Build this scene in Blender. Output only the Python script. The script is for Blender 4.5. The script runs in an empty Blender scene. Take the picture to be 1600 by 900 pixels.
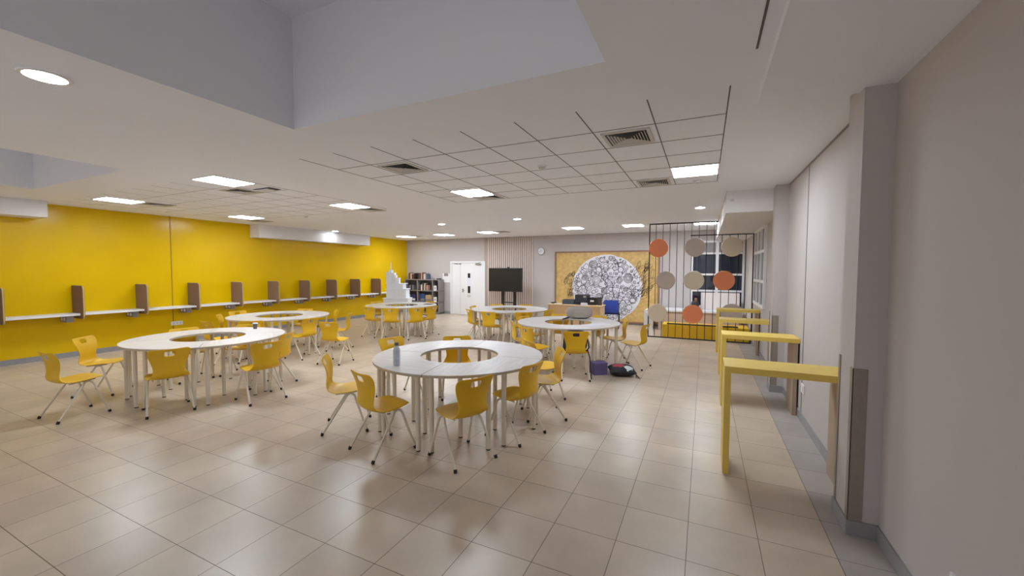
import bpy, bmesh, math, random
from mathutils import Vector, Matrix
random.seed(7)
PI = math.pi
S = bpy.context.scene
COL = S.collection

# ------------------------------------------------------------------ camera
H = 1.758
CZ = 2.988
def make_camera():
    yaw, pitch, roll = .4442, -.0441, .0035
    cy, sy = math.cos(yaw), math.sin(yaw)
    F = Vector((-sy*math.cos(pitch), cy*math.cos(pitch), math.sin(pitch)))
    R = Vector((cy, sy, 0)); U = R.cross(F)
    c, s = math.cos(roll), math.sin(roll)
    R2 = c*R + s*U; U2 = -s*R + c*U
    cam = bpy.data.cameras.new('camera'); o = bpy.data.objects.new('camera', cam); COL.objects.link(o)
    m = Matrix(((R2.x, U2.x, -F.x, 0), (R2.y, U2.y, -F.y, 0), (R2.z, U2.z, -F.z, H), (0, 0, 0, 1)))
    o.matrix_world = m
    cam.sensor_width = 36; cam.lens = 631.8125/1600*36
    cam.clip_start = .05; cam.clip_end = 100
    S.camera = o
make_camera()
# ------------------------------------------------------------------ light levels
PANEL = 36.0        # emission of the square ceiling panels
SPOT = 50.0         # emission of the round downlights
ld = bpy.data.lights.new('added_fill_light', 'AREA'); ld.shape = 'RECTANGLE'; ld.size = 12.0; ld.size_y = 2.7
ld.energy = 58; ld.color = (.90, .96, 1.0)       # added, unseen fill to brighten the near end; not a lamp of the room
lo = bpy.data.objects.new('added_fill_light', ld); COL.objects.link(lo); lo.location = (-5.1, -2.9, 1.45); lo.rotation_euler = (PI/2, 0, 0)
w = bpy.data.worlds.new('world'); S.world = w; w.use_nodes = True
w.node_tree.nodes['Background'].inputs[0].default_value = (.02, .03, .06, 1)
w.node_tree.nodes['Background'].inputs[1].default_value = .3
S.view_settings.view_transform = 'Standard'; S.view_settings.look = 'None'
S.view_settings.exposure = .50; S.view_settings.gamma = 1; S.view_settings.use_curve_mapping = False

# ------------------------------------------------------------------ materials
def srgb(r, g, b):
    f = lambda c: ((c/255+.055)/1.055)**2.4 if c/255 > .04045 else c/255/12.92
    return (f(r), f(g), f(b), 1)
MATS = {}
def mat(name, col, rough=.5, metal=0, spec=.5, noise=0, nscale=8, bump=0, bscale=60, emit=0, coat=0):
    if name in MATS: return MATS[name]
    m = bpy.data.materials.new(name); m.use_nodes = True; nt = m.node_tree
    b = nt.nodes['Principled BSDF']
    b.inputs['Base Color'].default_value = col; b.inputs['Roughness'].default_value = rough
    b.inputs['Metallic'].default_value = metal; b.inputs['Specular IOR Level'].default_value = spec
    b.inputs['Coat Weight'].default_value = coat; b.inputs['Coat Roughness'].default_value = .15
    tc = nt.nodes.new('ShaderNodeTexCoord')
    if noise:
        n = nt.nodes.new('ShaderNodeTexNoise'); n.inputs['Scale'].default_value = nscale; n.inputs['Detail'].default_value = 4
        nt.links.new(tc.outputs['Object'], n.inputs['Vector'])
        r = nt.nodes.new('ShaderNodeValToRGB')
        r.color_ramp.elements[0].position = .3; r.color_ramp.elements[1].position = .7
        r.color_ramp.elements[0].color = tuple(c*(1-noise) for c in col[:3])+(1,)
        r.color_ramp.elements[1].color = tuple(min(1, c*(1+noise)) for c in col[:3])+(1,)
        nt.links.new(n.outputs['Fac'], r.inputs['Fac']); nt.links.new(r.outputs['Color'], b.inputs['Base Color'])
    if bump:
        n2 = nt.nodes.new('ShaderNodeTexNoise'); n2.inputs['Scale'].default_value = bscale; n2.inputs['Detail'].default_value = 3
        nt.links.new(tc.outputs['Object'], n2.inputs['Vector'])
        bp = nt.nodes.new('ShaderNodeBump'); bp.inputs['Strength'].default_value = bump; bp.inputs['Distance'].default_value = .01
        nt.links.new(n2.outputs['Fac'], bp.inputs['Height']); nt.links.new(bp.outputs['Normal'], b.inputs['Normal'])
    if emit:
        b.inputs['Emission Color'].default_value = col; b.inputs['Emission Strength'].default_value = emit
    MATS[name] = m
    return m

def floor_mat(name, c1, c2, cm, ox, oy, size, rough):
    m = bpy.data.materials.new(name); m.use_nodes = True; nt = m.node_tree; b = nt.nodes['Principled BSDF']
    tc = nt.nodes.new('ShaderNodeTexCoord'); mp = nt.nodes.new('ShaderNodeMapping')
    mp.inputs['Location'].default_value = (-ox, -oy, 0)
    nt.links.new(tc.outputs['Object'], mp.inputs['Vector'])
    br = nt.nodes.new('ShaderNodeTexBrick'); br.offset = 0; br.squash = 1
    for k, v in (('Scale', 1), ('Mortar Size', .0028), ('Mortar Smooth', .3), ('Bias', 0), ('Brick Width', size), ('Row Height', size)):
        br.inputs[k].default_value = v
    br.inputs['Color1'].default_value = c1; br.inputs['Color2'].default_value = c2; br.inputs['Mortar'].default_value = cm
    nt.links.new(mp.outputs['Vector'], br.inputs['Vector'])
    n = nt.nodes.new('ShaderNodeTexNoise'); n.inputs['Scale'].default_value = 2.2; n.inputs['Detail'].default_value = 6
    nt.links.new(tc.outputs['Object'], n.inputs['Vector'])
    mr = nt.nodes.new('ShaderNodeMapRange'); mr.inputs[1].default_value = .3; mr.inputs[2].default_value = .7
    mr.inputs[3].default_value = .88; mr.inputs[4].default_value = 1.08
    nt.links.new(n.outputs['Fac'], mr.inputs[0])
    mx = nt.nodes.new('ShaderNodeMix'); mx.data_type = 'RGBA'; mx.blend_type = 'MULTIPLY'; mx.inputs[0].default_value = 1
    nt.links.new(br.outputs['Color'], mx.inputs[6]); nt.links.new(mr.outputs[0], mx.inputs[7])
    nt.links.new(mx.outputs[2], b.inputs['Base Color'])
    b.inputs['Roughness'].default_value = rough; b.inputs['Specular IOR Level'].default_value = .5
    bp = nt.nodes.new('ShaderNodeBump'); bp.inputs['Strength'].default_value = .4; bp.inputs['Distance'].default_value = .003
    inv = nt.nodes.new('ShaderNodeMath'); inv.operation = 'SUBTRACT'; inv.inputs[0].default_value = 1
    nt.links.new(br.outputs['Fac'], inv.inputs[1]); nt.links.new(inv.outputs[0], bp.inputs['Height'])
    nt.links.new(bp.outputs['Normal'], b.inputs['Normal'])
    return m

M_floor = floor_mat('beige_floor_tile', srgb(200, 182, 163), srgb(191, 173, 155), srgb(112, 94, 78), .3547, 2.606, .42, .31)
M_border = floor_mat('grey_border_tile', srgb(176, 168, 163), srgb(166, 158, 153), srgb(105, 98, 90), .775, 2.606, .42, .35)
M_ceil = mat('ceiling_paint', srgb(240, 241, 248), .8, spec=.2)
M_ctile = mat('ceiling_tile', srgb(234, 232, 234), .85, spec=.2, noise=.03, nscale=30)
M_gridline = mat('ceiling_joint', srgb(105, 98, 94), .8)
M_wall = mat('greige_wall_paint', srgb(193, 185, 183), .7, spec=.25, bump=.05, bscale=120)
M_ywall = mat('gloss_yellow_wall', (.74, .465, .0, 1), .22, spec=.25, noise=.03, nscale=1.5)
M_base = mat('grey_skirting_tile', srgb(146, 144, 146), .4, noise=.06)
M_bulk = mat('bulkhead_white', srgb(228, 224, 224), .6)
M_guard = mat('brushed_corner_metal', srgb(150, 138, 128), .5, metal=.25, noise=.05, nscale=30)
M_chair = mat('yellow_plastic', (.76, .445, .014, 1), .38, spec=.4, bump=.06, bscale=250)
M_leg = mat('cream_painted_steel', srgb(226, 214, 196), .35)
M_cap = mat('black_rubber', srgb(22, 20, 20), .6)
def table_mat():
    m = bpy.data.materials.new('white_woodgrain_laminate'); m.use_nodes = True; nt = m.node_tree; b = nt.nodes['Principled BSDF']
    tc = nt.nodes.new('ShaderNodeTexCoord'); mp = nt.nodes.new('ShaderNodeMapping'); mp.inputs['Scale'].default_value = (2, 26, 2)
    n = nt.nodes.new('ShaderNodeTexNoise'); n.inputs['Scale'].default_value = 1.3; n.inputs['Detail'].default_value = 6
    r = nt.nodes.new('ShaderNodeValToRGB'); r.color_ramp.elements[0].position = .32; r.color_ramp.elements[1].position = .62
    r.color_ramp.elements[0].color = srgb(206, 199, 198); r.color_ramp.elements[1].color = srgb(222, 216, 216)
    nt.links.new(tc.outputs['Object'], mp.inputs[0]); nt.links.new(mp.outputs[0], n.inputs['Vector'])
    nt.links.new(n.outputs['Fac'], r.inputs['Fac']); nt.links.new(r.outputs['Color'], b.inputs['Base Color'])
    b.inputs['Roughness'].default_value = .33
    return m
M_table = table_mat()
M_tedge = mat('beige_edge_band', srgb(190, 176, 158), .5)
M_ybar = mat('pale_yellow_laminate', srgb(230, 198, 96), .45, noise=.04, nscale=6)
M_taupe = mat('taupe_felt', srgb(140, 113, 92), .9, spec=.1, noise=.10, nscale=160)
M_taupep = mat('taupe_laminate', srgb(172, 152, 132), .6)
M_black = mat('black_metal', srgb(24, 20, 20), .45)
M_orange = mat('disc_orange', srgb(240, 144, 100), .6)
M_dtaupe = mat('disc_taupe', srgb(196, 182, 175), .6)
M_dbeige = mat('disc_beige', srgb(222, 209, 188), .6)
M_white = mat('white_paint', srgb(232, 230, 232), .4)
M_card = mat('white_foam_board', srgb(236, 238, 244), .6)
M_grey = mat('grey_shelf_paint', srgb(140, 132, 132), .5)
M_dgrey = mat('dark_grey_plastic', srgb(48, 50, 58), .5)
M_screen = mat('black_screen_glass', srgb(34, 32, 32), .25, spec=.5)
M_wood = mat('light_birch', srgb(214, 180, 138), .5, noise=.05, nscale=4)
M_steel = mat('brushed_steel', srgb(170, 168, 166), .35, metal=.8)
M_glass = mat('night_window_glass', srgb(30, 36, 52), .04, spec=.7)
M_blind = mat('grey_roller_blind', srgb(150, 146, 146), .8)
M_blue = mat('blue_upholstery', srgb(40, 62, 150), .7, noise=.08, nscale=80)
M_red = mat('red_brown_frame', srgb(150, 112, 92), .5)
M_gbag = mat('grey_melange_fabric', srgb(168, 160, 152), .85, noise=.08, nscale=60)
M_purple = mat('purple_cardboard', srgb(98, 84, 132), .7)
M_paper = mat('paper', srgb(226, 226, 238), .7)
M_panel = mat('lit_diffuser', (.84, .93, 1, 1), .5, emit=PANEL)
M_spot = mat('lit_downlight', (.82, .92, 1, 1), .5, emit=SPOT)
M_peach = mat('beige_panel', srgb(196, 168, 148), .6)
M_ybench = mat('yellow_bench_laminate', srgb(226, 178, 20), .45)
M_vent = mat('vent_metal', srgb(206, 200, 194), .5)
M_void = mat('dark_duct', srgb(40, 42, 46), .8)

# ------------------------------------------------------------------ helpers
def box(bm, x0, x1, y0, y1, z0, z1, bev=0):
    b2 = bmesh.new() if bev else bm
    v = [b2.verts.new(p) for p in ((x0,y0,z0),(x1,y0,z0),(x1,y1,z0),(x0,y1,z0),(x0,y0,z1),(x1,y0,z1),(x1,y1,z1),(x0,y1,z1))]
    for f in ((3,2,1,0),(4,5,6,7),(0,1,5,4),(1,2,6,5),(2,3,7,6),(3,0,4,7)):
        b2.faces.new([v[i] for i in f])
    if bev:
        bmesh.ops.bevel(b2, geom=b2.edges[:], offset=bev, segments=2, affect='EDGES', profile=.7)
        merge(bm, b2)
    return bm
def merge(bm, b2, M=None):
    if M is not None: b2.transform(M)
    me = bpy.data.meshes.new('t'); b2.to_mesh(me); b2.free(); bm.from_mesh(me); bpy.data.meshes.remove(me)
def ring(p, d, up, r, n):
    a = d.cross(up); a = a.normalized() if a.length > 1e-6 else d.orthogonal().normalized()
    b = d.cross(a).normalized()
    return [p + a*r*math.cos(2*PI*i/n) + b*r*math.sin(2*PI*i/n) for i in range(n)]
def tube(bm, pts, r, n=10, closed=False, flat=None):
    pts = [Vector(p) for p in pts]; rs = r if isinstance(r, (list, tuple)) else [r]*len(pts)
    rings = []; nref = None
    for i, p in enumerate(pts):
        a = pts[i-1] if (i or closed) else p; c = pts[(i+1) % len(pts)] if (i < len(pts)-1 or closed) else p
        d = (c-a).normalized()
        if nref is None: nref = d.orthogonal().normalized()
        nref = (nref - d*nref.dot(d)).normalized(); bb = d.cross(nref)
        rings.append([bm.verts.new(p + nref*rs[i]*math.cos(2*PI*k/n) + bb*rs[i]*math.sin(2*PI*k/n)) for k in range(n)])
    m = len(rings)
    for i in range(m if closed else m-1):
        A, B = rings[i], rings[(i+1) % m]
        for k in range(n): bm.faces.new((A[k], A[(k+1) % n], B[(k+1) % n], B[k]))
    if not closed:
        bm.faces.new(rings[0][::-1]); bm.faces.new(rings[-1])
    return bm
def lathe(bm, prof, n=24, c=(0,0,0), cap=True):
    rings = []
    for r, z in prof: rings.append([bm.verts.new((c[0]+r*math.cos(2*PI*k/n), c[1]+r*math.sin(2*PI*k/n), c[2]+z)) for k in range(n)])
    for A, B in zip(rings, rings[1:]):
        for k in range(n): bm.faces.new((A[k], A[(k+1) % n], B[(k+1) % n], B[k]))
    if cap:
        bm.faces.new(rings[0][::-1]); bm.faces.new(rings[-1])
    return bm
def prism(bm, poly, z0, z1):
    a = [bm.verts.new((x, y, z0)) for x, y in poly]; b = [bm.verts.new((x, y, z1)) for x, y in poly]
    bm.faces.new(a[::-1]); bm.faces.new(b)
    n = len(poly)
    for i in range(n): bm.faces.new((a[i], a[(i+1) % n], b[(i+1) % n], b[i]))
    return bm
def blob(bm, c, r, e=.6, nu=24, nv=14, M=None):
    b2 = bmesh.new()
    pw = lambda x: math.copysign(abs(x)**e, x)
    rows = []
    for j in range(nv+1):
        t = -PI/2 + PI*j/nv; rr = pw(math.cos(t)); z = pw(math.sin(t))
        rows.append([b2.verts.new((c[0]+r[0]*rr*pw(math.cos(2*PI*k/nu)), c[1]+r[1]*rr*pw(math.sin(2*PI*k/nu)), c[2]+r[2]*z)) for k in range(nu)])
    for A, B in zip(rows, rows[1:]):
        for k in range(nu): b2.faces.new((A[k], A[(k+1) % nu], B[(k+1) % nu], B[k]))
    bmesh.ops.remove_doubles(b2, verts=b2.verts[:], dist=1e-5)
    merge(bm, b2, M)
    return bm
def obj(name, bm, m, parent=None, smooth=False, loc=None, rotz=0):
    bmesh.ops.recalc_face_normals(bm, faces=bm.faces[:])
    me = bpy.data.meshes.new(name); bm.to_mesh(me); bm.free()
    me.materials.append(m)
    if smooth:
        me.polygons.foreach_set('use_smooth', [True]*len(me.polygons))
        try: me.set_sharp_from_angle(angle=math.radians(40))
        except Exception: pass
    o = bpy.data.objects.new(name, me); COL.objects.link(o)
    if parent: o.parent = parent
    if loc: o.location = loc
    o.rotation_euler = (0, 0, rotz)
    return o
def tag(o, label, cat, group=None, kind=None):
    o['label'] = label; o['category'] = cat
    if group: o['group'] = group
    if kind: o['kind'] = kind
    return o
def thing(name, label, cat, loc=(0,0,0), rotz=0, group=None):
    o = bpy.data.objects.new(name, None); COL.objects.link(o); o.empty_display_size = .1
    o.location = loc; o.rotation_euler = (0, 0, rotz)
    return tag(o, label, cat, group)
def struct(name, bm, m, label, cat, **k):
    o = obj(name, bm, m, **k)
    if not k.get('parent'): tag(o, label, cat, kind='structure')
    return o
def B(*a, **k): return box(bmesh.new(), *a, **k)
def dup(root, loc, rotz, label, group=None):
    r = root.copy(); COL.objects.link(r); r.location = loc; r.rotation_euler = (0, 0, rotz); r['label'] = label
    if group: r['group'] = group
    for ch in list(root.children):
        c = ch.copy(); COL.objects.link(c); c.parent = r
        for g in list(ch.children):
            d = g.copy(); COL.objects.link(d); d.parent = c
    return r

# ------------------------------------------------------------------ room shell
XL, XR, XC, YB, YN = -11.357, 1.06, .90, 13.54, -3.0
YA0, YA1, YB0, YB1 = 3.35, 3.65, 6.88, 7.14
struct('floor', B(XL-.15, .775, YN, YB+.15, -.12, 0), M_floor, 'glossy beige square floor tiles filling the room', 'floor')
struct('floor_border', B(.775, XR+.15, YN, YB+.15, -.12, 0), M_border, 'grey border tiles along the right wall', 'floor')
# ceiling with three square raised coffers
bm = bmesh.new()
XS = .31; YS = 3.44
coffers = [(-9.43, -6.53, -.6, 2.53), (-3.29, -.557, -.6, 2.44)]
T_ = CZ+.12
xs = [XL-.15, -9.43, -6.53, -3.29, -.557, XR+.15]
box(bm, XL-.15, XR+.15, 2.53, YB+.15, CZ, T_)
box(bm, XL-.15, XR+.15, YN, -.6, CZ, T_)
box(bm, xs[0], xs[1], -.6, 2.53, CZ, T_); box(bm, xs[2], xs[3], -.6, 2.53, CZ, T_); box(bm, xs[4], xs[5], -.6, 2.53, CZ, T_)
box(bm, xs[3], xs[4], 2.44, 2.53, CZ, T_)
for x0, x1, y0, y1 in coffers:
    z1 = CZ+.95
    box(bm, x0-.1, x1+.1, y0-.1, y1+.1, z1, z1+.1)
    box(bm, x0-.1, x0, y0-.1, y1+.1, T_, z1); box(bm, x1, x1+.1, y0-.1, y1+.1, T_, z1)
    box(bm, x0, x1, y0-.1, y0, T_, z1); box(bm, x0, x1, y1, y1+.1, T_, z1)
struct('ceiling', bm, M_ceil, 'white painted ceiling with deep square coffers', 'ceiling')
# right soffit near the camera
struct('trim_soffit', B(XS, XR, YN, YS, CZ-.055, CZ), M_ceil, 'low dropped soffit along the near right wall', 'soffit')
struct('wall_left', B(XL-.15, XL, YN, YB, 0, CZ), M_ywall, 'glossy yellow wall on the left', 'wall')
struct('trim_seam', B(XL, XL+.003, 5.16, 5.175, .1, CZ), mat('dark_yellow_joint', srgb(120, 84, 0), .6), 'thin vertical joint in the yellow wall', 'joint')
struct('wall_back', B(XL-.15, XR+.15, YB, YB+.15, 0, CZ), M_wall, 'greige back wall', 'wall')
struct('wall_front', B(XL-.15, XR+.15, YN-.15, YN, 0, CZ), M_wall, 'greige wall behind the viewer', 'wall')
struct('wall_right', B(XR, XR+.15, YN, YB, 0, CZ), M_wall, 'greige wall along the right', 'wall')
struct('trim_column_near', B(XC, XR, YA0, YA1, 0, CZ-.055 if False else CZ), M_wall, 'shallow greige pier on the right wall, nearer one', 'pier')
struct('trim_column_far', B(XC, XR, YB0, YB1, 0, CZ), M_wall, 'shallow greige pier on the right wall, farther one', 'pier')
bm = bmesh.new(); h = .1; t = .012
box(bm, XR-t, XR, YN, YA0, 0, h); box(bm, XC-t, XR, YA0-t, YA0, 0, h); box(bm, XC-t, XC, YA0, YA1+t, 0, h)
box(bm, XR-t, XR, YA1+t, YB0-t, 0, h); box(bm, XC-t, XR, YB0-t, YB0, 0, h); box(bm, XC-t, XC, YB0, YB1+t, 0, h)
box(bm, XR-t, XR, YB1+t, YB, 0, h)
struct('baseboard_right', bm, M_base, 'grey skirting following the right wall and its piers', 'skirting')
struct('baseboard_left', B(XL, XL+t, YN, YB, 0, h), M_base, 'grey skirting under the yellow wall', 'skirting')
bm = bmesh.new(); box(bm, XL+t, -9.16, YB-t, YB, 0, h); box(bm, -7.53, XR, YB-t, YB, 0, h)
struct('baseboard_back', bm, M_base, 'grey skirting along the back wall', 'skirting')
struct('trim_joint_right', B(XR-.004, XR, 5.69, 5.72, .1, CZ), M_grey, 'vertical joint line in the right wall', 'joint')
struct('trim_shadow_gap', B(XR-.006, XR, YS+.2, YB0, CZ-.02, CZ), M_grey, 'dark shadow gap where right wall meets ceiling', 'joint')
# corner guards
for i, (y0, y1, nm) in enumerate(((YA0, YA1, 'near'), (YB0, YB1, 'far'))):
    bm = bmesh.new(); z0, z1 = .1, 1.12
    box(bm, XC-.004, XC+.075, y0-.004, y0, z0, z1); box(bm, XC-.004, XC, y0-.004, y0+.05, z0, z1)
    g = obj('corner_guard', bm, M_guard); tag(g, 'brushed metal corner guard on the camera-side edge of the %s right pier' % ('nearer' if i == 0 else 'farther'), 'corner guard', 'pier corner guards')
    bm = bmesh.new()
    box(bm, XC-.006, XC, y1-.03, y1+.004, .1, 1.16)
    g = obj('corner_guard', bm, M_guard); tag(g, 'thin metal guard strip on the window-side edge of the %s right pier' % ('nearer' if i == 0 else 'farther'), 'corner guard', 'pier corner guards')
# bulkheads
struct('trim_bulkhead_left_near', B(XL, -10.86, YN, 3.07, 2.69, CZ), M_bulk, 'white boxed bulkhead above the yellow wall, cut by the left edge', 'bulkhead')
struct('trim_bulkhead_left_far', B(XL, -10.96, 7.02, 11.05, 2.63, CZ), M_bulk, 'long white boxed bulkhead above the yellow wall, lit by a downlight', 'bulkhead')
struct('trim_bulkhead_right', B(.28, XR, 7.142, YB, 2.655, CZ), M_bulk, 'white boxed bulkhead along the right wall', 'bulkhead')
d = thing('sensor', 'small white sensor on the camera-facing end of the right bulkhead', 'sensor', (.36, 7.142, 2.93))
bm = bmesh.new(); lathe(bm, [(.02, 0), (.02, .012), (.012, .02)], 12); bm.transform(Matrix.Rotation(PI/2, 4, 'X')); obj('sensor_body', bm, M_white, d)
obj('sensor_plate', B(-.025, .025, -.006, 0, -.1, -.06), M_vent, d)

# ceiling grids
def grid(name, x1, y0, nc, nr, s, label, wd, dep):
    bm = bmesh.new()
    for c in range(nc+1): box(bm, x1-c*s-wd/2, x1-c*s+wd/2, y0-.0, y0+nr*s, CZ-dep, CZ)
    for r in range(1, nr+1): box(bm, x1-nc*s, x1, y0+r*s-wd/2, y0+r*s+wd/2, CZ-dep, CZ)
    struct(name, bm, M_gridline, label, 'ceiling grid')
GS = .5288
grid('trim_grid_right', .127, 3.096, 8, 6, GS, 'dark joint lines of the suspended tile field nearest the right wall', .009, .002)
grid('trim_grid_left', -5.82, 3.15, 9, 6, GS, 'faint joint lines of the suspended tile field near the yellow wall', .005, .0015)
struct('trim_slot', B(.228, .240, .5, 2.65, CZ-.003, CZ), M_gridline, 'narrow dark slot in the ceiling beside the soffit', 'slot')

def vent(x, y, label, n=6, s=.42):
    v = thing('ceiling_vent', label, 'air vent', (x, y, CZ), 0, 'square ceiling air vents')
    fr = bmesh.new(); a = s/2
    for q in ((-a, a, -a, -a+.03), (-a, a, a-.03, a), (-a, -a+.03, -a+.03, a-.03), (a-.03, a, -a+.03, a-.03)):
        box(fr, q[0], q[1], q[2], q[3], -.012, 0)
    obj('vent_frame', fr, M_vent, v)
    obj('vent_back', B(-a+.03, a-.03, -a+.03, a-.03, -.003, -.001), M_void, v)
    lv = bmesh.new()
    for k in range(n):
        b = a-.045-k*(a-.06)/n; t = .012
        # sloped square louvre ring
        o_ = [(-b, -b), (b, -b), (b, b), (-b, b)]; i_ = [(x_*(b-t)/b, y_*(b-t)/b) for x_, y_ in o_]
        ov = [lv.verts.new((p[0], p[1], -.012)) for p in o_]; iv = [lv.verts.new((p[0], p[1], -.003)) for p in i_]
        for q in range(4): lv.faces.new((ov[q], ov[(q+1) % 4], iv[(q+1) % 4], iv[q]))
    obj('vent_louvres', lv, M_vent, v)
vent(-.666, 3.89, 'square louvred air vent, the nearest and largest, by the right tile field edge')
vent(-3.31, 3.89, 'square louvred air vent in the left front corner of the right tile field')
vent(-.666, 6.0, 'square louvred air vent just beyond the brightest right-hand light panel')
vent(-3.31, 6.0, 'square louvred air vent touching the far side of the middle light panel')
vent(-6.62, 3.98, 'dark air vent beside the open ceiling hatch')
vent(-9.45, 4.12, 'air vent beside the leftmost light panel above the yellow wall')
vent(-10.25, 6.6, 'air vent next to the light panel in front of the long left bulkhead')
vent(-6.2, 6.3, 'air vent just beyond the light panel left of centre')
vent(-9.6, 11.9, 'air vent by the far light panel nearest the yellow corner')
vent(-5.9, 11.6, 'air vent beside the far light panel above the screen')
ha = thing('ceiling_hatch', 'small open ceiling hatch with a dark edge, left of the right tile field', 'hatch', (-6.12, 4.06, CZ))
obj('hatch_opening', B(-.2, .2, -.1, .1, -.002, -.0005), M_void, ha)
obj('hatch_flap', B(-.2, .12, -.075, .06, -.02, -.006), M_bulk, ha)

def panel(x, y, label, sx=.50, sy=.53):
    v = thing('ceiling_light', label, 'ceiling light', (x, y, CZ), 0, 'square ceiling light panels')
    bm = bmesh.new(); a, b = sx/2, sy/2
    for q in ((-a-.02, a+.02, -b-.02, -b), (-a-.02, a+.02, b, b+.02), (-a-.02, -a, -b, b), (a, a+.02, -b, b)): box(bm, q[0], q[1], q[2], q[3], -.012, 0)
    obj('light_frame', bm, M_white, v)
    obj('diffuser', B(-a, a, -b, b, -.010, -.001), M_panel, v)
for x, y, l in ((-.137, 5.50, 'square lit ceiling panel in the far right corner of the right tile field'),
                (-3.35, 5.60, 'square lit ceiling panel in the far left corner of the right tile field'),
                (-6.2, 5.75, 'square lit ceiling panel between the two tile fields'),
                (-6.08, 3.42, 'square lit ceiling panel just in front of the open hatch'),
                (-9.5, 3.57, 'leftmost square lit ceiling panel, nearest the yellow wall'),
                (-9.8, 5.98, 'square lit ceiling panel just in front of the long left bulkhead'),
                (-10.0, 11.9, 'small distant lit ceiling panel nearest the yellow corner'),
                (-8.25, 11.8, 'small distant lit ceiling panel above the white door'),
                (-6.4, 11.6, 'small distant lit ceiling panel above the black television'),
                (-3.47, 11.4, 'small distant lit ceiling panel above the desk and round mural'),
                (-1.78, 11.4, 'distant lit ceiling panel above the right end of the mural'),
                (-.02, 11.6, 'distant lit ceiling panel behind the rod screen top')):
    panel(x, y, l)
for x, y, r, l in ((-3.83, 1.10, .10, 'round downlight in the top left of the view, nearest the viewer'),
                (-6.4, 9.04, .085, 'round downlight above the table by the white tower model'),
                (-4.09, 8.87, .085, 'round downlight above the table in front of the television'),
                (-.107, 8.71, .085, 'round downlight beside the right bulkhead'),
                (-10.72, 9.32, .085, 'round downlight against the long left bulkhead')):
    v = thing('downlight', l, 'downlight', (x, y, CZ), 0, 'round ceiling downlights')
    bm = bmesh.new(); lathe(bm, [(r, -.001), (r+.025, -.004), (r+.02, -.012), (r, -.012)], 28, cap=False); obj('downlight_rim', bm, M_white, v, True)
    bm = bmesh.new(); lathe(bm, [(r, -.009), (r, -.002)], 28); obj('downlight_lens', bm, M_spot, v)
for x, y, l in ((-1.76, 4.51, 'small white smoke detector in the middle of the right tile field'), (-.116, 6.1, 'small smoke detector beyond the brightest right light panel'),
                (-8.28, 6.39, 'small white smoke detector in the left tile field')):
    v = thing('smoke_detector', l, 'smoke detector', (x, y, CZ), 0, 'ceiling smoke detectors')
    bm = bmesh.new(); lathe(bm, [(.055, 0), (.055, -.012), (.048, -.014)], 20); obj('detector_base', bm, M_white, v, True)
    bm = bmesh.new(); lathe(bm, [(.04, -.016), (.036, -.032), (.02, -.038)], 20); obj('detector_head', bm, M_vent, v, True)

# ------------------------------------------------------------------ windows
def window(name, W, Hh, rows, cols, label, blind_row=True):
    """in local x-z plane, facing -y; origin lower left"""
    w_ = bpy.data.objects.new(name, None); COL.objects.link(w_); tag(w_, label, 'window', kind='structure')
    bm = bmesh.new(); f = .055
    box(bm, 0, W, -.05, 0, 0, f); box(bm, 0, W, -.05, 0, Hh-f, Hh); box(bm, 0, f, -.05, 0, f, Hh-f); box(bm, W-f, W, -.05, 0, f, Hh-f)
    for r in rows: box(bm, f, W-f, -.048, 0, r-f/2, r+f/2)
    for c in cols: box(bm, c-f*.7, c+f*.7, -.049, 0, f, Hh-f)
    obj('window_frame', bm, M_white, w_)
    zs = [f/2]+list(rows)+[Hh-f/2]; xs_ = [f/2]+list(cols)+[W-f/2]
    for i in range(len(zs)-1):
        for j in range(len(xs_)-1):
            top = i == len(zs)-2
            obj('window_pane' if not (top and blind_row) else 'window_blind', B(xs_[j]+f/2, xs_[j+1]-f/2, -.018, -.012, zs[i]+f/2, zs[i+1]-f/2), M_blind if (top and blind_row) else M_glass, w_)
    return w_
wb = window('window_1', 1.42, 2.0, (.50, .99, 1.62), (.71,), 'white framed window with dark night panes in the back wall behind the rod screen')
wb.location = (-.38, YB-.002, .66)
wr = window('window_2', 1.75, 1.62, (.52, 1.12), (.58, 1.16), 'narrow-looking white framed window in the far right wall')
wr.location = (XR-.002, 10.75, 1.03); wr.rotation_euler = (0, 0, -PI/2)

# ------------------------------------------------------------------ door, slats, clock, notice
dr = bpy.data.objects.new('door_1', None); COL.objects.link(dr); dr.location = (-9.14, YB, 0); tag(dr, 'white double-leaf door with a narrow vision panel in the back wall', 'door', kind='structure')
bm = bmesh.new(); W = 1.58
box(bm, 0, .07, -.06, 0, 0, 2.10); box(bm, W-.07, W, -.06, 0, 0, 2.10); box(bm, .07, W-.07, -.06, 0, 2.03, 2.10)
obj('door_frame', bm, M_white, dr)
obj('door_leaf', B(.075, .46, -.045, -.005, .01, 2.025, bev=.004), M_white, dr)
lf = obj('door_leaf', B(.468, W-.075, -.045, -.005, .01, 2.025, bev=.004), M_white, dr)
obj('vision_panel', B(.81, .92, -.05, -.044, .86, 1.63), M_screen, lf)
obj('paper_notice', B(.80, .93, -.054, -.0505, 1.13, 1.45), M_paper, lf)
obj('lock_plate', B(.78, .93, -.05, -.0455, .70, .80), M_vent, lf)
bm = bmesh.new(); box(bm, .56, .61, -.055, -.0455, .88, 1.03); tube(bm, [(.585, -.055, .96), (.585, -.09, .96), (.68, -.09, .96)], .009, 8); obj('door_handle', bm, M_steel, lf)
bm = bmesh.new(); box(bm, 1.17, 1.42, -.10, -.05, 1.955, 2.0); tube(bm, [(1.2, -.08, 2.0), (1.35, -.16, 2.03), (1.38, -.065, 2.06)], .008, 8); obj('door_closer', bm, M_steel, dr)
bm = bmesh.new(); box(bm, .22, .34, -.09, -.05, 1.99, 2.02); box(bm, .40, .50, -.09, -.05, 1.99, 2.02); obj('leaf_selector', bm, M_steel, dr)

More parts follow.
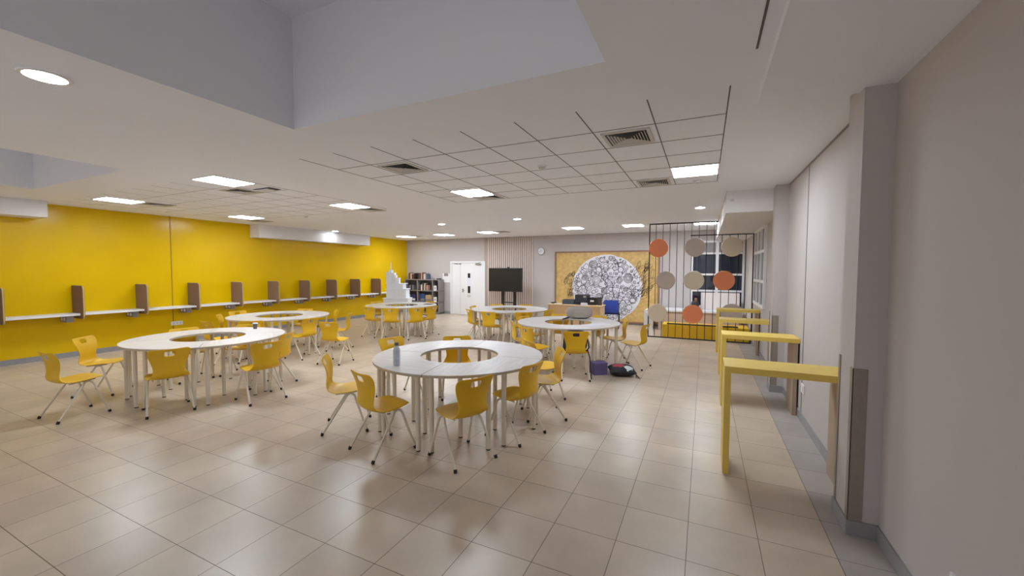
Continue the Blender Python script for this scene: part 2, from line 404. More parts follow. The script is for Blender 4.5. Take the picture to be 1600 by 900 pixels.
sl = struct('trim_slats', B(-7.62, -5.62, YB-.010, YB, .1, CZ), mat('slat_backing', srgb(176, 160, 153), .7), 'vertical slatted wall panelling behind the television', 'wall panelling')
n = 22; bm = bmesh.new()
for i in range(n):
    x = -7.42 + i*(1.80/(n-1)); box(bm, x-.015, x+.015, YB-.045, YB-.0105, .1, CZ)
obj('slats', bm, mat('pale_slat_wood', srgb(228, 212, 204), .6), sl)

ck = thing('wall_clock', 'round silver wall clock on the back wall left of the mural', 'clock', (-5.29, YB, 2.44))
R90 = Matrix.Rotation(PI/2, 4, 'X')
bm = bmesh.new(); lathe(bm, [(.125, 0), (.14, .015), (.14, .035), (.118, .04), (.118, .03)], 32, cap=False); bm.transform(R90); obj('clock_rim', bm, M_steel, ck, True)
bm = bmesh.new(); lathe(bm, [(.118, 0), (.118, .028)], 32); bm.transform(R90); obj('clock_face', bm, M_white, ck)
for a, L in ((.6, .06), (-1.9, .09)):
    bm = bmesh.new(); tube(bm, [(0, -.032, 0), (L*math.sin(a), -.032, L*math.cos(a))], .004, 6); obj('clock_hand', bm, M_black, ck)
nb = thing('notice_holder', 'small white framed notice on the back wall left of the door', 'notice', (-9.54, YB, 1.26))
obj('holder_plate', B(0, .36, -.012, 0, 0, .36, bev=.003), M_white, nb)
obj('notice_print', B(.07, .27, -.015, -.0125, .25, .36), M_grey, nb)

# ------------------------------------------------------------------ mural
M_gold = mat('gold_mural_ground', srgb(208, 172, 108), .22, noise=.16, nscale=9)
mu = thing('wall_mural', 'large brown-framed gold board with a white circle of black doodles', 'mural', (-4.76, YB, .04))
MW, MH = 3.48, 2.37
bm = bmesh.new()
box(bm, 0, MW, -.05, 0, 0, .05); box(bm, 0, MW, -.05, 0, MH-.05, MH); box(bm, 0, .05, -.05, 0, .05, MH-.05); box(bm, MW-.05, MW, -.05, 0, .05, MH-.05)
obj('mural_frame', bm, M_red, mu)
obj('mural_board', B(.05, MW-.05, -.025, 0, .05, MH-.05), M_gold, mu)
cx, cz, cr = 1.80, 1.13, 1.14
bm = bmesh.new(); pts = []
for k in range(120):
    a = 2*PI*k/120; r = cr*(1 + .018*math.sin(9*a)+.012*math.sin(23*a+1)); r = min(r, 1.13)
    pts.append((cx+1.03*r*math.cos(a), cz+.99*r*math.sin(a)))
a_ = [bm.verts.new((x, -.026, z)) for x, z in pts]; b_ = [bm.verts.new((x, -.030, z)) for x, z in pts]
bm.faces.new(a_); bm.faces.new(b_[::-1])
for i in range(120): bm.faces.new((a_[i], a_[(i+1) % 120], b_[(i+1) % 120], b_[i]))
obj('doodle_circle', bm, mat('white_print', srgb(226, 222, 230), .3, noise=.07, nscale=7), mu)
rq = random.Random(21); bm = bmesh.new(); bm2 = bmesh.new(); cs = []
tries = 0
while len(cs) < 150 and tries < 9000:
    tries += 1
    R_ = rq.uniform(.045, .17) if tries < 1500 else rq.uniform(.03, .07)
    a = rq.uniform(0, 2*PI); d = 1.06*math.sqrt(rq.random())
    x, z = cx+d*math.cos(a), cz+d*math.sin(a)
    if d+R_ > 1.11 or any(math.hypot(x-q[0], z-q[1]) < (R_+q[2])*.97 for q in cs): continue
    cs.append((x, z, R_))
    ph = rq.uniform(0, 2*PI); kind = rq.random()
    if kind < .45:
        turns = max(1.5, R_/.035); N = int(turns*16); P = []
        for k in range(N+1):
            t = k/N; r = R_*(.12+.88*t)*(1+.05*math.sin(5*t*turns)); P.append((x+r*math.cos(ph+2*PI*turns*t), -.0325, z+r*math.sin(ph+2*PI*turns*t)))
        tube(bm, P, .0072, 4)
    else:
        m = max(1, int(R_/.045))
        for w_ in range(m):
            r0 = R_*(1-w_/m*.9); lob = rq.choice((0, 0, 3, 5, 6)); am = .14 if lob else .03
            P = [(x+r0*(1+am*math.sin(lob*t+ph))*math.cos(t), -.0325, z+r0*(1+am*math.sin(lob*t+ph))*math.sin(t)) for t in [2*PI*k/28 for k in range(28)]]
            tube(bm, P, .008 if w_ == 0 else .0055, 4, closed=True)
for k in range(46):
    a = rq.uniform(0, 2*PI); d = 1.0*math.sqrt(rq.random()); x, z = cx+d*math.cos(a), cz+d*math.sin(a); an = rq.uniform(0, 2*PI); P = []
    for q in range(16):
        P.append((x, -.0330, z)); an += rq.uniform(-.75, .75); x += .035*math.cos(an); z += .035*math.sin(an)
        if math.hypot(x-cx, z-cz) > 1.10: break
    if len(P) > 3: tube(bm2, P, .0085, 4)
obj('ink_swirls', bm, mat('dark_grey_ink', srgb(66, 62, 66), .5), mu)
obj('ink_waves', bm2, MATS['dark_grey_ink'], mu)
rr = random.Random(3)
for side, lx0, lx1, z0, z1, n in ((-1, .40, .80, .85, 1.60, 26), (1, 2.75, 3.28, .85, 1.95, 34)):
    bm = bmesh.new()
    for k in range(n):
        t_ = k/n; z = z0+(z1-z0)*rr.random(); sp = 1-abs((z-z0)/(z1-z0)-.5)
        x = (lx1-(lx1-lx0)*rr.random()*sp*1.3) if side < 0 else (lx0+(lx1-lx0)*rr.random()*sp*1.3)
        an = rr.uniform(.2, 1.6); a = rr.uniform(.06, .13) if side < 0 else rr.uniform(.09, .18); b = rr.uniform(.02, .06)
        P = []
        for q in range(17):
            th = 2*PI*q/16*.95; u, v = a*math.cos(th), b*math.sin(th)
            P.append((x+u*math.cos(an)-v*math.sin(an), -.032, z+u*math.sin(an)+v*math.cos(an)))
        tube(bm, P, .0045, 5)
    obj('ink_scribbles', bm, M_black, mu)
bm = bmesh.new()
for (x0, z0, x1, z1) in ((1.05, 1.53, 2.9, 1.50), (1.9, 1.16, 2.95, 1.10)):
    tube(bm, [(x0, -.032, z0), (x1, -.032, z1)], .006, 5)
obj('ink_lines', bm, M_black, mu)

# ------------------------------------------------------------------ study shelf, dividers on yellow wall
for i in range(11):
    y0, y1 = 1.62+i*1.0+.04, 2.62+i*1.0-.02
    nm = 'section %d' % i
for i in range(11):
    yd = 1.50+i
    # shelf section between divider i and i+1
    if i < 11:
        bm = bmesh.new(); box(bm, XL, -10.98, yd+.03, yd+.98, .845, .885, bev=.004)
        ln = ['shelf bay cut by the left edge of the photo']
        sh = obj('wall_desk', bm, M_white)
        ordn = ['nearest', 'second nearest', 'third', 'fourth', 'fifth', 'sixth', 'seventh', 'eighth', 'ninth', 'tenth', 'farthest'][i]
        tag(sh, 'narrow white wall desk on the yellow wall, %s bay counted from the camera end' % ordn, 'wall desk', 'white wall desk bays')
for i in range(11):
    yd = 1.50+i
    ordn = ['nearest', 'second nearest', 'third', 'fourth', 'fifth', 'sixth', 'seventh', 'eighth', 'ninth', 'tenth', 'farthest'][i]
    v = thing('desk_divider', 'brown felt divider panel on the yellow wall, %s from the camera end' % ordn, 'divider panel', (XL, yd, 0), 0, 'brown dividers along the wall desk')
    bm = bmesh.new(); Wd = .48; z0, z1 = .78, 1.42; r = .07
    poly = [(0, z0)] + [(Wd-r+r*math.sin(t), z0+r-r*math.cos(t)) for t in [k*PI/12 for k in range(7)]] + [(Wd-r+r*math.cos(t), z1-r+r*math.sin(t)) for t in [k*PI/12 for k in range(7)]] + [(0, z1)]
    b2 = bmesh.new(); prism(b2, poly, -.016, .016); b2.transform(Matrix.Rotation(PI/2, 4, 'X')); merge(bm, b2)
    obj('felt_panel', bm, M_taupe, v)
    bm = bmesh.new(); tube(bm, [(x, 0, z) for x, z in poly[1:]], .009, 6)
    obj('panel_trim', bm, mat('light_oak_edge', srgb(206, 176, 110), .5), v)
    s_ = thing('socket_box', 'grey socket box under the wall desk beside the %s divider' % ordn, 'socket box', (XL, yd-.14, .72), 0, 'grey socket boxes under the wall desk')
    obj('box_body', B(0, .30, -.05, .05, 0, .12, bev=.004), M_grey, s_)
    obj('socket_face', B(.05, .12, -.054, -.0505, .03, .09), M_white, s_)
    obj('socket_face', B(.17, .24, -.054, -.0505, .03, .09), M_white, s_)
v = thing('wall_socket', 'triple white wall socket low on the yellow wall under the joint', 'wall socket', (XL, 5.24, .47))
obj('socket_plate', B(0, .012, -.12, .12, -.045, .045, bev=.003), M_white, v)
for k in (-.07, 0, .07): obj('socket_insert', B(.0125, .015, k-.022, k+.022, -.025, .025), M_vent, v)
for y, z, l in ((2.42, .33, 'white wall socket at the bottom right edge of the view'), (5.62, .40, 'white wall socket low on the right wall below the vertical joint')):
    v = thing('wall_socket', l, 'wall socket', (XR, y, z))
    obj('socket_plate', B(-.012, 0, -.075, .075, -.05, .05, bev=.003), M_white, v)
    obj('socket_insert', B(-.015, -.0125, -.05, -.01, -.03, .03), M_vent, v)

# ------------------------------------------------------------------ chairs
def shell_mesh():
    # rows: y, z, half width, edge offset (forward/up curl)
    rows = [(-.245,.800,.165,.018),(-.243,.792,.192,.022),(-.236,.768,.203,.026),(-.226,.744,.204,.028),(-.216,.716,.199,.03),(-.208,.685,.190,.031),(-.202,.650,.178,.032),
            (-.200,.610,.164,.033),(-.202,.570,.153,.034),(-.207,.530,.152,.034),(-.208,.490,.164,.032),(-.193,.452,.182,.027),(-.150,.428,.198,.020),
            (-.09,.421,.211,.014),(-.02,.427,.217,.011),(.05,.437,.217,.008),(.115,.447,.210,.004),(.17,.454,.192,-.002),(.205,.452,.160,-.006),(.222,.443,.120,-.008)]
    nu = 16; bm = bmesh.new(); G = []
    for i, (y, z, hw, e) in enumerate(rows):
        a = rows[max(i-1, 0)]; c = rows[min(i+1, len(rows)-1)]
        t = Vector((0, c[0]-a[0], c[1]-a[1])).normalized(); nrm = Vector((0, -t.z, t.y))  # towards sitter / up
        if nrm.y < 0 and i < 10: nrm = -nrm
        if i >= 10 and nrm.z < 0: nrm = -nrm
        G.append([bm.verts.new(Vector((hw*u, y, z)) + nrm*(e*abs(u)**2.2)) for u in [-1+2*k/nu for k in range(nu+1)]])
    for i in range(len(rows)-1):
        for k in range(nu):
            if i in (2, 3) and 6 <= k <= 9: continue
            bm.faces.new((G[i][k], G[i][k+1], G[i+1][k+1], G[i+1][k]))
    # round the handle hole a little
    bmesh.ops.recalc_face_normals(bm, faces=bm.faces[:])
    me = bpy.data.meshes.new('seat_shell'); bm.to_mesh(me); bm.free()
    o = bpy.data.objects.new('tmp', me); COL.objects.link(o)
    s = o.modifiers.new('s', 'SOLIDIFY'); s.thickness = .009; s.offset = 0
    q = o.modifiers.new('q', 'SUBSURF'); q.levels = 1; q.render_levels = 1
    dg = bpy.context.evaluated_depsgraph_get(); dg.update()
    out = bpy.data.meshes.new_from_object(o.evaluated_get(dg)); out.name = 'seat_shell'
    bpy.data.objects.remove(o)
    out.materials.clear(); out.materials.append(M_chair)
    out.polygons.foreach_set('use_smooth', [True]*len(out.polygons))
    return out
SHELL = shell_mesh()
def make_chair(label):
    t = thing('school_chair', label, 'chair', group='yellow school chairs')
    o = bpy.data.objects.new('seat_shell', SHELL); COL.objects.link(o); o.parent = t
    for sx in (-1, 1):
        xf, xa = .222*sx, .175*sx
        top = (xa, .055, .420)
        def arc(sy):
            P = [top]
            yF = .225*sy; 
            for k in range(1, 5):
                th = k*PI/2/4*.85
                P.append((xa+sx*.004*k, .055+sy*.05*math.sin(th), .420-.055*(1-math.cos(th))))
            P.append((xf, yF, .012))
            return P
        for sy, nm in ((-1, 'leg'), (1, 'leg')):
            bm = bmesh.new(); tube(bm, arc(sy), .0115, 10)
            l = obj('leg', bm, M_leg, t, True)
            bm = bmesh.new(); y_ = .225*sy
            tube(bm, [(xf+.002*sx, y_+.004*sy, 0), (xf, y_, .014), (xf-.002*sx, y_-.006*sy, .030)], [.014, .0165, .0145], 10)
            obj('foot_cap', bm, M_cap, l, True)
    bm = bmesh.new(); tube(bm, [(-.172, .055, .418), (.172, .055, .418)], .010, 8); tube(bm, [(-.15, -.10, .412), (-.15, .13, .430)], .008, 6); tube(bm, [(.15, -.10, .412), (.15, .13, .430)], .008, 6)
    obj('seat_support', bm, M_leg, t, True)
    return t
CH = [ # x, y, facing angle, label
 (-2.025,3.179,156.1,'yellow chair closest to the viewer, back turned, at the foreground ring table'),
 (-2.82,2.98,73.3,'yellow chair pulled out at the front left of the foreground ring table'),
 (-3.59,3.25,41,'yellow chair seen side-on left of the foreground ring table'),
 (-1.79,3.865,167,'yellow chair under the right front rim of the foreground ring table'),
 (-1.735,4.54,213,'yellow chair seen side-on at the right end of the foreground ring table'),
 (-3.77,4.33,-16,'yellow chair behind the grey bottle at the foreground ring table'),
 (-3.094,4.746,-53.6,'yellow chair behind the middle of the foreground ring table, seen through its hole'),
 (-6.79,2.07,93,'leftmost yellow chair, side-on, standing clear of the left front ring table'),
 (-7.67,2.64,40,'second yellow chair from the left, behind the leftmost one'),
 (-5.987,2.65,161.8,'yellow chair with its back turned at the near side of the left front ring table'),
 (-5.399,3.433,169.7,'yellow chair with its back turned at the right front of the left front ring table'),
 (-5.849,3.921,207.4,'yellow chair at the right end of the left front ring table, beyond the cup'),
 (-7.381,3.574,-7.3,'yellow chair whose top edge shows behind the left half of the left front ring table'),
 (-7.018,4.156,-60.2,'yellow chair whose top edge shows behind the cup on the left front ring table'),
 (-8.26,4.48,90,'yellow chair between the two left ring tables, handle hole showing, under the wall socket'),
 (-9.109,5.186,49.1,'yellow chair at the left end of the second left ring table'),
 (-9.419,5.633,2.6,'yellow chair behind the left part of the second left ring table'),
 (-8.65,6.475,-69.2,'yellow chair behind the right part of the second left ring table'),
 (-7.919,6.613,-119.8,'bright yellow chair at the far right end of the second left ring table'),
 (-7.22,6.36,215,'bright yellow chair farthest right at the second left ring table, facing left'),
 (-7.743,4.84,133.2,'yellow chair at the near side of the second left ring table, partly behind the cup'),
 (-7.22,5.456,184,'bright yellow chair before the right part of the second left ring table'),
 (-6.27,5.42,104,'yellow chair turned away in the aisle right of the second left ring table'),
 (-7.84,8.031,89.4,'yellow chair at the left front of the ring table by the white tower model'),
 (-7.162,7.954,120.7,'yellow chair left of centre before the ring table by the white tower model'),
 (-6.68,8.24,144,'yellow chair right of centre before the ring table by the white tower model'),
 (-6.733,8.81,171.0,'yellow chair at the right end of the ring table by the white tower model'),
 (-8.68,9.15,-11,'yellow chair at the far left of the ring table by the white tower model'),
 (-7.56,9.8,-100,'yellow chair behind the ring table by the white tower model'),
 (-4.5,8.38,90,'yellow chair left of centre before the ring table in front of the television'),
 (-3.831,8.6,123.7,'yellow chair right of centre before the ring table in front of the television'),
 (-3.579,9.269,163.7,'yellow chair at the right end of the ring table in front of the television'),
 (-5.088,8.659,52.0,'yellow chair at the left front of the ring table in front of the television'),
 (-5.11,9.9,-43,'yellow chair behind the ring table, below the television stand'),
 (-4.5,10.15,-90,'yellow chair behind the ring table, left of the birch desk'),
 (-5.345,9.278,5.5,'yellow chair whose top edge shows at the far left of the television ring table'),
 (-1.89,6.35,113,'yellow chair with the black bag on it'),
 (-1.13,7.58,168,'yellow chair facing left in the aisle beyond the dark cushion'),
 (-3.091,7.004,33.8,'yellow chair side-on at the left end of the ring table with the grey bag'),
 (-2.605,6.416,60.5,'yellow chair, back turned, at the left front of the grey-bag ring table'),
 (-1.99,5.2,45,'yellow chair just behind the foreground ring table, right'),
 (-1.55,7.92,200,'yellow chair tucked at the right end of the ring table beneath the papers'),
 (-3.175,7.674,-8.9,'yellow chair whose top edge shows behind the grey-bag ring table, left'),
 (-2.079,8.331,-119.5,'yellow chair behind the right rim of the ring table with the grey bag'),
 (-2.774,8.231,-74.5,'yellow chair hidden behind the grey bag'),
]
c0 = None
for x, y, a, l in CH:
    if c0 is None:
        c0 = make_chair(l); c0.location = (x, y, 0); c0.rotation_euler = (0, 0, math.radians(a-90))
    else: dup(c0, (x, y, 0), math.radians(a-90), l)

# ------------------------------------------------------------------ ring tables (four quarter tables each)
TZ = .77; RO, RI = .97, .45
def make_quarter(label):
    t = thing('quarter_ring_table', label, 'table', group='quarter tables of the ring tables')
    g = math.radians(.25)
    def poly(ro, ri):
        P = [(ro*math.cos(g+(PI/2-2*g)*k/28), ro*math.sin(g+(PI/2-2*g)*k/28)) for k in range(29)]
        return P + [(ri*math.cos(PI/2-g-(PI/2-2*g)*k/16), ri*math.sin(PI/2-g-(PI/2-2*g)*k/16)) for k in range(17)]
    bm = bmesh.new(); prism(bm, poly(RO, RI), TZ-.006, TZ); top = obj('tabletop', bm, M_table, t)
    bm = bmesh.new(); prism(bm, poly(RO-.001, RI+.001), TZ-.028, TZ-.006); obj('edge_band', bm, M_tedge, top)
    for r, d in ((.905, 4.5), (.905, 39.5), (.905, 50.5), (.905, 85.5), (.535, 22.5), (.535, 67.5)):
        x, y = r*math.cos(math.radians(d)), r*math.sin(math.radians(d))
        bm = bmesh.new(); tube(bm, [(x, y, .012), (x, y, TZ-.028)], .0235, 14); l = obj('leg', bm, M_leg, t, True)
        bm = bmesh.new(); tube(bm, [(x, y, 0), (x, y, .012)], .021, 12); obj('foot_cap', bm, M_cap, l)
    return t
RINGS = [
    ((-2.575, 3.99), 11, 'foreground ring table'),
    ((-6.55, 3.42), 56, 'left front ring table'),
    ((-8.26, 5.7), 50, 'second left ring table near the yellow wall'),
    ((-7.71, 8.95), 12, 'far ring table by the white tower model'),
    ((-4.5, 9.3), 68, 'far ring table in front of the television'),
    ((-2.35, 7.46), 52, 'ring table carrying the grey bag'),
]
q0 = None
for (cx_, cy_), a0, nm in RINGS:
    for k in range(4):
        a = (a0+90*k+45) % 360; r = math.radians(a)
        # direction relative to the camera
        toc = math.degrees(math.atan2(-cy_, -cx_)); dl = (a-toc+180) % 360-180
        wd = 'nearest' if abs(dl) <= 45 else ('right-hand' if 45 < dl <= 135 else ('left-hand' if -135 <= dl < -45 else 'farthest'))
        l = 'white %s quarter of the %s' % (wd, nm)
        rz = math.radians(a0+90*k)
        if q0 is None:
            q0 = make_quarter(l); q0.location = (cx_, cy_, 0); q0.rotation_euler = (0, 0, rz)
        else: dup(q0, (cx_, cy_, 0), rz, l)

# ------------------------------------------------------------------ yellow bar tables on the right
for i, (x0, y0, l) in enumerate(((.175, 3.90, 'nearest and largest yellow bar table at the right wall'), (.222, 5.86, 'second yellow bar table from the camera at the right wall'),
                                 (.245, 7.68, 'third yellow bar table from the camera at the right wall'), (.255, 9.72, 'farthest yellow bar table at the right wall, before the rod screen'))):
    v = thing('bar_table', l, 'bar table', (x0, y0, 0), 0, 'yellow bar tables along the right wall')
    W = 1.056-x0
    obj('bar_top', B(0, W, 0, .40, .885, .94, bev=.003), M_ybar, v)
    obj('leg_panel', B(0, .05, .002, .398, 0, .885, bev=.002), M_ybar, v)
    obj('wall_leg_panel', B(W-.06, W-.016, .004, .396, 0, .885, bev=.002), M_taupep, v)['label'] = 'taupe leg panel at the wall end'

# ------------------------------------------------------------------ rod screen with discs
YSn = 11.23
sc = thing('rod_screen', 'tall black metal rod screen partition with round discs', 'room divider', (-1.34, YSn, 0))
bm = bmesh.new(); r = .014
box(bm, 0, 2.40, -.015, .015, 0, .03)
box(bm, 0, 1.64, -.015, .015, CZ-.03, CZ)
box(bm, 1.00, 2.40, -.015, .015, 2.635, 2.662)
box(bm, 0, .026, -.015, .015, .03, CZ-.03); box(bm, 1.614, 1.636, -.012, .012, 2.66, CZ-.03); box(bm, 2.37, 2.40, -.015, .015, .03, 2.635)
obj('screen_frame', bm, M_black, sc)
for k in range(1, 14):
    x = k*.171
    bm = bmesh.new(); tube(bm, [(x, 0, .03), (x, 0, CZ-.03 if x < 1.62 else 2.636)], .0075, 8); obj('rod', bm, M_black, sc, True)
for x, z, m, lb in ((-1.103, 2.345, M_orange, 'orange disc, top left'), (-.233, 2.35, M_dtaupe, 'taupe disc, top middle'), (.59, 2.345, M_dbeige, 'beige disc, top right'),
                (-.914, 1.507, M_dtaupe, 'taupe disc, middle left'), (-.245, 1.512, M_dbeige, 'beige disc, centre'), (.431, 1.52, M_orange, 'orange disc, middle right'),
                (-1.103, .65, M_dbeige, 'beige disc, bottom left'), (-.256, .655, M_orange, 'orange disc, bottom middle'), (.616, .72, M_dtaupe, 'taupe disc, bottom right')):
    bm = bmesh.new(); lathe(bm, [(.235, -.006), (.24, 0), (.235, .006)], 40); bm.transform(Matrix.Translation((x+1.34, -.022, z)) @ R90)
    obj('disc', bm, m, sc)['label'] = lb

# ------------------------------------------------------------------ nook behind the screen
v = thing('bench', 'low yellow bench behind the rod screen with a black rail on top', 'bench', (-1.0, 11.45, 0))
obj('bench_body', B(0, 2.02, 0, .6, 0, .33, bev=.005), M_ybench, v)
obj('bench_rail', B(.12, 1.78, .03, .08, .335, .365), M_black, v)
v = thing('low_partition', 'low beige partition with a white ledge beneath the back window', 'partition', (-1.22, 12.7, 0))
obj('partition_panel', B(0, 2.26, 0, .06, 0, .56), M_peach, v)
obj('partition_ledge', B(-.02, 2.26, -.03, .78, .56, .62, bev=.006), M_white, v)
v = thing('side_panel', 'white upright side panel at the left end of the rod screen', 'panel', (-1.49, 11.6, 0))
obj('panel_body', B(0, .06, 0, 1.85, 0, .62, bev=.005), M_white, v); obj('panel_foot', B(.06, .24, 0, .06, 0, .62, bev=.004), M_white, v)
bm = bmesh.new(); tube(bm, [(.03, 0, .645), (.03, 1.85, .645)], .03, 10); obj('panel_cap', bm, M_white, v, True)
v = thing('padded_board', 'white rounded board standing on the ledge before the back window', 'board', (-.06, 13.2, .622))
obj('board_body', B(0, .98, 0, .05, 0, .50, bev=.02), mat('pale_pink_white', srgb(228, 218, 216), .5), v); obj('board_rim', B(-.025, 0, -.005, .055, 0, .50, bev=.008), M_white, v)
v = thing('dark_shape', 'small dark shape on the ledge before the lower left window pane', 'bag', (-.235, 13.1, .622))  # rounded stand-in for an unidentified dark shape at the pane
bm = bmesh.new(); blob(bm, (0, 0, .13), (.11, .08, .13), .7); obj('shape_body', bm, M_dgrey, v, True)
bm = bmesh.new(); blob(bm, (.02, -.03, .27), (.05, .05, .07), .9); obj('shape_top', bm, mat('brown_top', srgb(120, 80, 66), .6), v, True)
v = thing('wire_basket', 'dark basket of odds and ends at the right end of the rod screen nook', 'basket', (.96, 12.2, 0))
bm = bmesh.new()
for z in (.36, .44, .52): tube(bm, [(-.11, -.1, z), (.08, -.1, z), (.08, .1, z), (-.11, .1, z)], .006, 6, closed=True)
for x in (-.11, -.06, -.01, .04, .08): tube(bm, [(x, -.1, .36), (x, -.1, .52)], .004, 5)
obj('basket_wire', bm, M_black, v)
obj('basket_stand', B(-.11, .08, -.1, .1, 0, .355), M_peach, v)
bm = bmesh.new(); box(bm, -.08, 0, -.06, .05, .362, .48); box(bm, .01, .06, -.05, .06, .362, .45); obj('basket_content', bm, M_dgrey, v)

# ------------------------------------------------------------------ television on stand
v = thing('television', 'large black television on a black floor stand before the slatted panelling', 'television', (-6.35, 12.8, 0))
obj('tv_screen', B(-.66, .65, -.03, .03, 1.0, 1.83, bev=.006), M_black, v)
obj('screen_glass', B(-.635, .625, -.034, -.0305, 1.03, 1.80), M_screen, v)
bm = bmesh.new()
for x in (-.12, .34): box(bm, x-.05, x+.05, .03, .08, .05, 1.5)
box(bm, -.12, .34, .035, .075, .60, .63); box(bm, -.12, .34, .035, .075, .25, .28)
obj('stand_posts', bm, M_black, v)
bm = bmesh.new()
for x in (-.12, .34): box(bm, x-.045, x+.045, -.28, .38, .03, .06, bev=.005)
obj('stand_base', bm, M_black, v)
for x in (-.12, .34):
    for y in (-.25, .35):
        bm = bmesh.new(); lathe(bm, [(.028, 0), (.028, .03)], 12); obj('castor', bm, M_cap, v, loc=(x, y, 0))
bm = bmesh.new(); blob(bm, (.11, 0, 1.85), (.05, .025, .02), .6); obj('webcam', bm, M_black, v, True)

# ------------------------------------------------------------------ birch desk with equipment
v = thing('teacher_desk', 'birch front-panelled desk before the mural', 'desk', (-4.30, 11.6, 0))
obj('desk_top', B(-.03, 1.63, -.02, .62, .705, .73, bev=.003), M_wood, v)
obj('modesty_panel', B(.03, 1.57, .03, .05, .12, .705), M_wood, v)
obj('side_panel', B(0, .025, .0, .6, 0, .705), M_wood, v); obj('side_panel', B(1.575, 1.60, .0, .6, 0, .705), M_wood, v)
DZ = .73
def small(name, label, cat, loc, parts, group=None, rotz=0):
    v = thing(name, label, cat, loc, rotz, group)
    for pn, bm, m in parts: obj(pn, bm, m, v)
    return v
small('printer', 'tall dark grey printer near the middle of the birch desk', 'printer', (-3.50, 11.75, DZ), [('printer_body', B(0, .38, 0, .34, 0, .30, bev=.012), M_dgrey), ('paper_tray', B(.04, .34, -.06, -.0005, .05, .09), M_black), ('control_panel', B(.26, .34, -.006, -.0005, .22, .27), M_steel)])
small('document_scanner', 'low blue-grey scanner on the left of the birch desk', 'scanner', (-3.90, 11.75, DZ), [('scanner_body', B(0, .37, 0, .34, 0, .12, bev=.01), mat('blue_grey', srgb(66, 78, 96), .5)), ('scanner_lid', B(.01, .36, .01, .33, .122, .14, bev=.004), M_dgrey)])
small('black_box_speaker', 'black box with a white label on the right of the birch desk', 'box', (-3.10, 11.78, DZ), [('box_body', B(0, .24, 0, .26, 0, .22, bev=.006), M_black), ('box_label', B(.06, .17, -.004, -.0005, .10, .15), M_paper)])
small('storage_tin', 'dark brown tin at the right end of the birch desk', 'tin', (-2.77, 11.85, DZ), [('tin_body', lathe(bmesh.new(), [(.06, 0), (.06, .21)], 20), mat('dark_brown', srgb(70, 56, 56), .5)), ('tin_lid', lathe(bmesh.new(), [(.064, .212), (.064, .235)], 20), M_dgrey)])
small('paper_stack', 'white stack of papers before the dark printer', 'papers', (-3.28, 11.605, DZ), [('paper_pile', B(0, .19, 0, .09, 0, .07), M_paper), ('top_sheet', B(.01, .18, .005, .085, .0705, .074), M_white)])
small('cable_tray', 'black cable coil on the left end of the birch desk', 'cable', (-4.16, 11.72, DZ), [('coil', tube(bmesh.new(), [(.08*math.cos(t*.6), .08*math.sin(t*.6), .012+.002*t) for t in range(22)], .009, 6), M_black), ('plug', B(.06, .13, -.1, -.06, 0, .03), M_white)])
small('remote_control', 'white remote on the left of the birch desk beside the cable', 'remote control', (-4.02, 11.64, DZ), [('remote_body', B(0, .05, 0, .1, 0, .03, bev=.006), M_white), ('button_pad', B(.012, .038, .02, .08, .0305, .033), M_grey)])

# blue chair
v = thing('office_chair', 'blue upholstered chair with a black frame right of the birch desk', 'chair', (-2.56, 12.50, 0), math.radians(8))
bm = bmesh.new(); b2 = bmesh.new(); box(b2, -.21, .21, -.24, -.19, .50, .86, bev=.022); merge(bm, b2); obj('backrest', bm, M_blue, v, True)
obj('seat', B(-.22, .22, -.16, .26, .42, .48, bev=.02), M_blue, v, True)
bm = bmesh.new()
for sx in (-1, 1): tube(bm, [(.225*sx, -.22, .80), (.225*sx, -.2, .45), (.225*sx, .22, .42)], .011, 8)
tube(bm, [(-.225, -.2, .45), (.225, -.2, .45)], .01, 8)
obj('chair_frame', bm, M_black, v, True)
for sx in (-1, 1):
    for y0, y1 in ((-.2, -.24), (.2, .23)):
        bm = bmesh.new(); tube(bm, [(.225*sx, y0, .44), (.225*sx, y1, 0)], .011, 8); obj('leg', bm, M_black, v, True)

# ------------------------------------------------------------------ grey shelf unit and books
sx0, sx1, sy0, sy1 = -11.17, -9.46, 13.15, 13.49
v = thing('shelf_unit', 'grey three-bay open shelf unit in the back left corner', 'shelf', (0, 0, 0)); v.location = (sx0, sy0, 0)
W = sx1-sx0; D = sy1-sy0
ups = [0, .63, 1.38, W-.03]
for u in ups: obj('upright', B(u, u+.035, 0, D, 0, 1.345), M_grey, v)
for z in (.03, .45, .90, 1.345): obj('shelf_board', B(0 if z > 1.3 else .036, W+.005, 0, D, z, z+.03), M_grey, v)
obj('back_panel', B(0, W, D, D+.01, 0, 1.35), mat('shelf_back', srgb(104, 96, 98), .6), v)
rb = random.Random(11)
cols = [('dark red', srgb(110, 50, 48)), ('cream', srgb(214, 200, 176)), ('brown', srgb(100, 72, 60)), ('white', srgb(222, 218, 216)), ('grey', srgb(130, 126, 130)), ('dark green', srgb(60, 82, 66)), ('black', srgb(36, 32, 36)), ('pale pink', srgb(206, 160, 150)), ('slate blue', srgb(80, 92, 120))]
def book(x, z, w_, h_, col, label, lean=0):
    cn, c = col
    b = thing('book', label, 'book', (x+w_/2, sy0+.04, z), 0, 'books on the grey shelf unit')
    bm = bmesh.new(); box(bm, -w_/2, -w_/2+.003, 0, .2, 0, h_); box(bm, w_/2-.003, w_/2, 0, .2, 0, h_); box(bm, -w_/2+.003, w_/2-.003, 0, .003, 0, h_)
    obj('book_cover', bm, mat('book_'+cn.replace(' ', '_'), c, .6), b)
    obj('book_pages', B(-w_/2+.004, w_/2-.004, .004, .195, .003, h_-.003), M_paper, b)
    b.rotation_euler = (0, lean, 0)
ordinals = ['first', 'second', 'third', 'fourth', 'fifth', 'sixth', 'seventh', 'eighth', 'ninth', 'tenth', 'eleventh', 'twelfth']
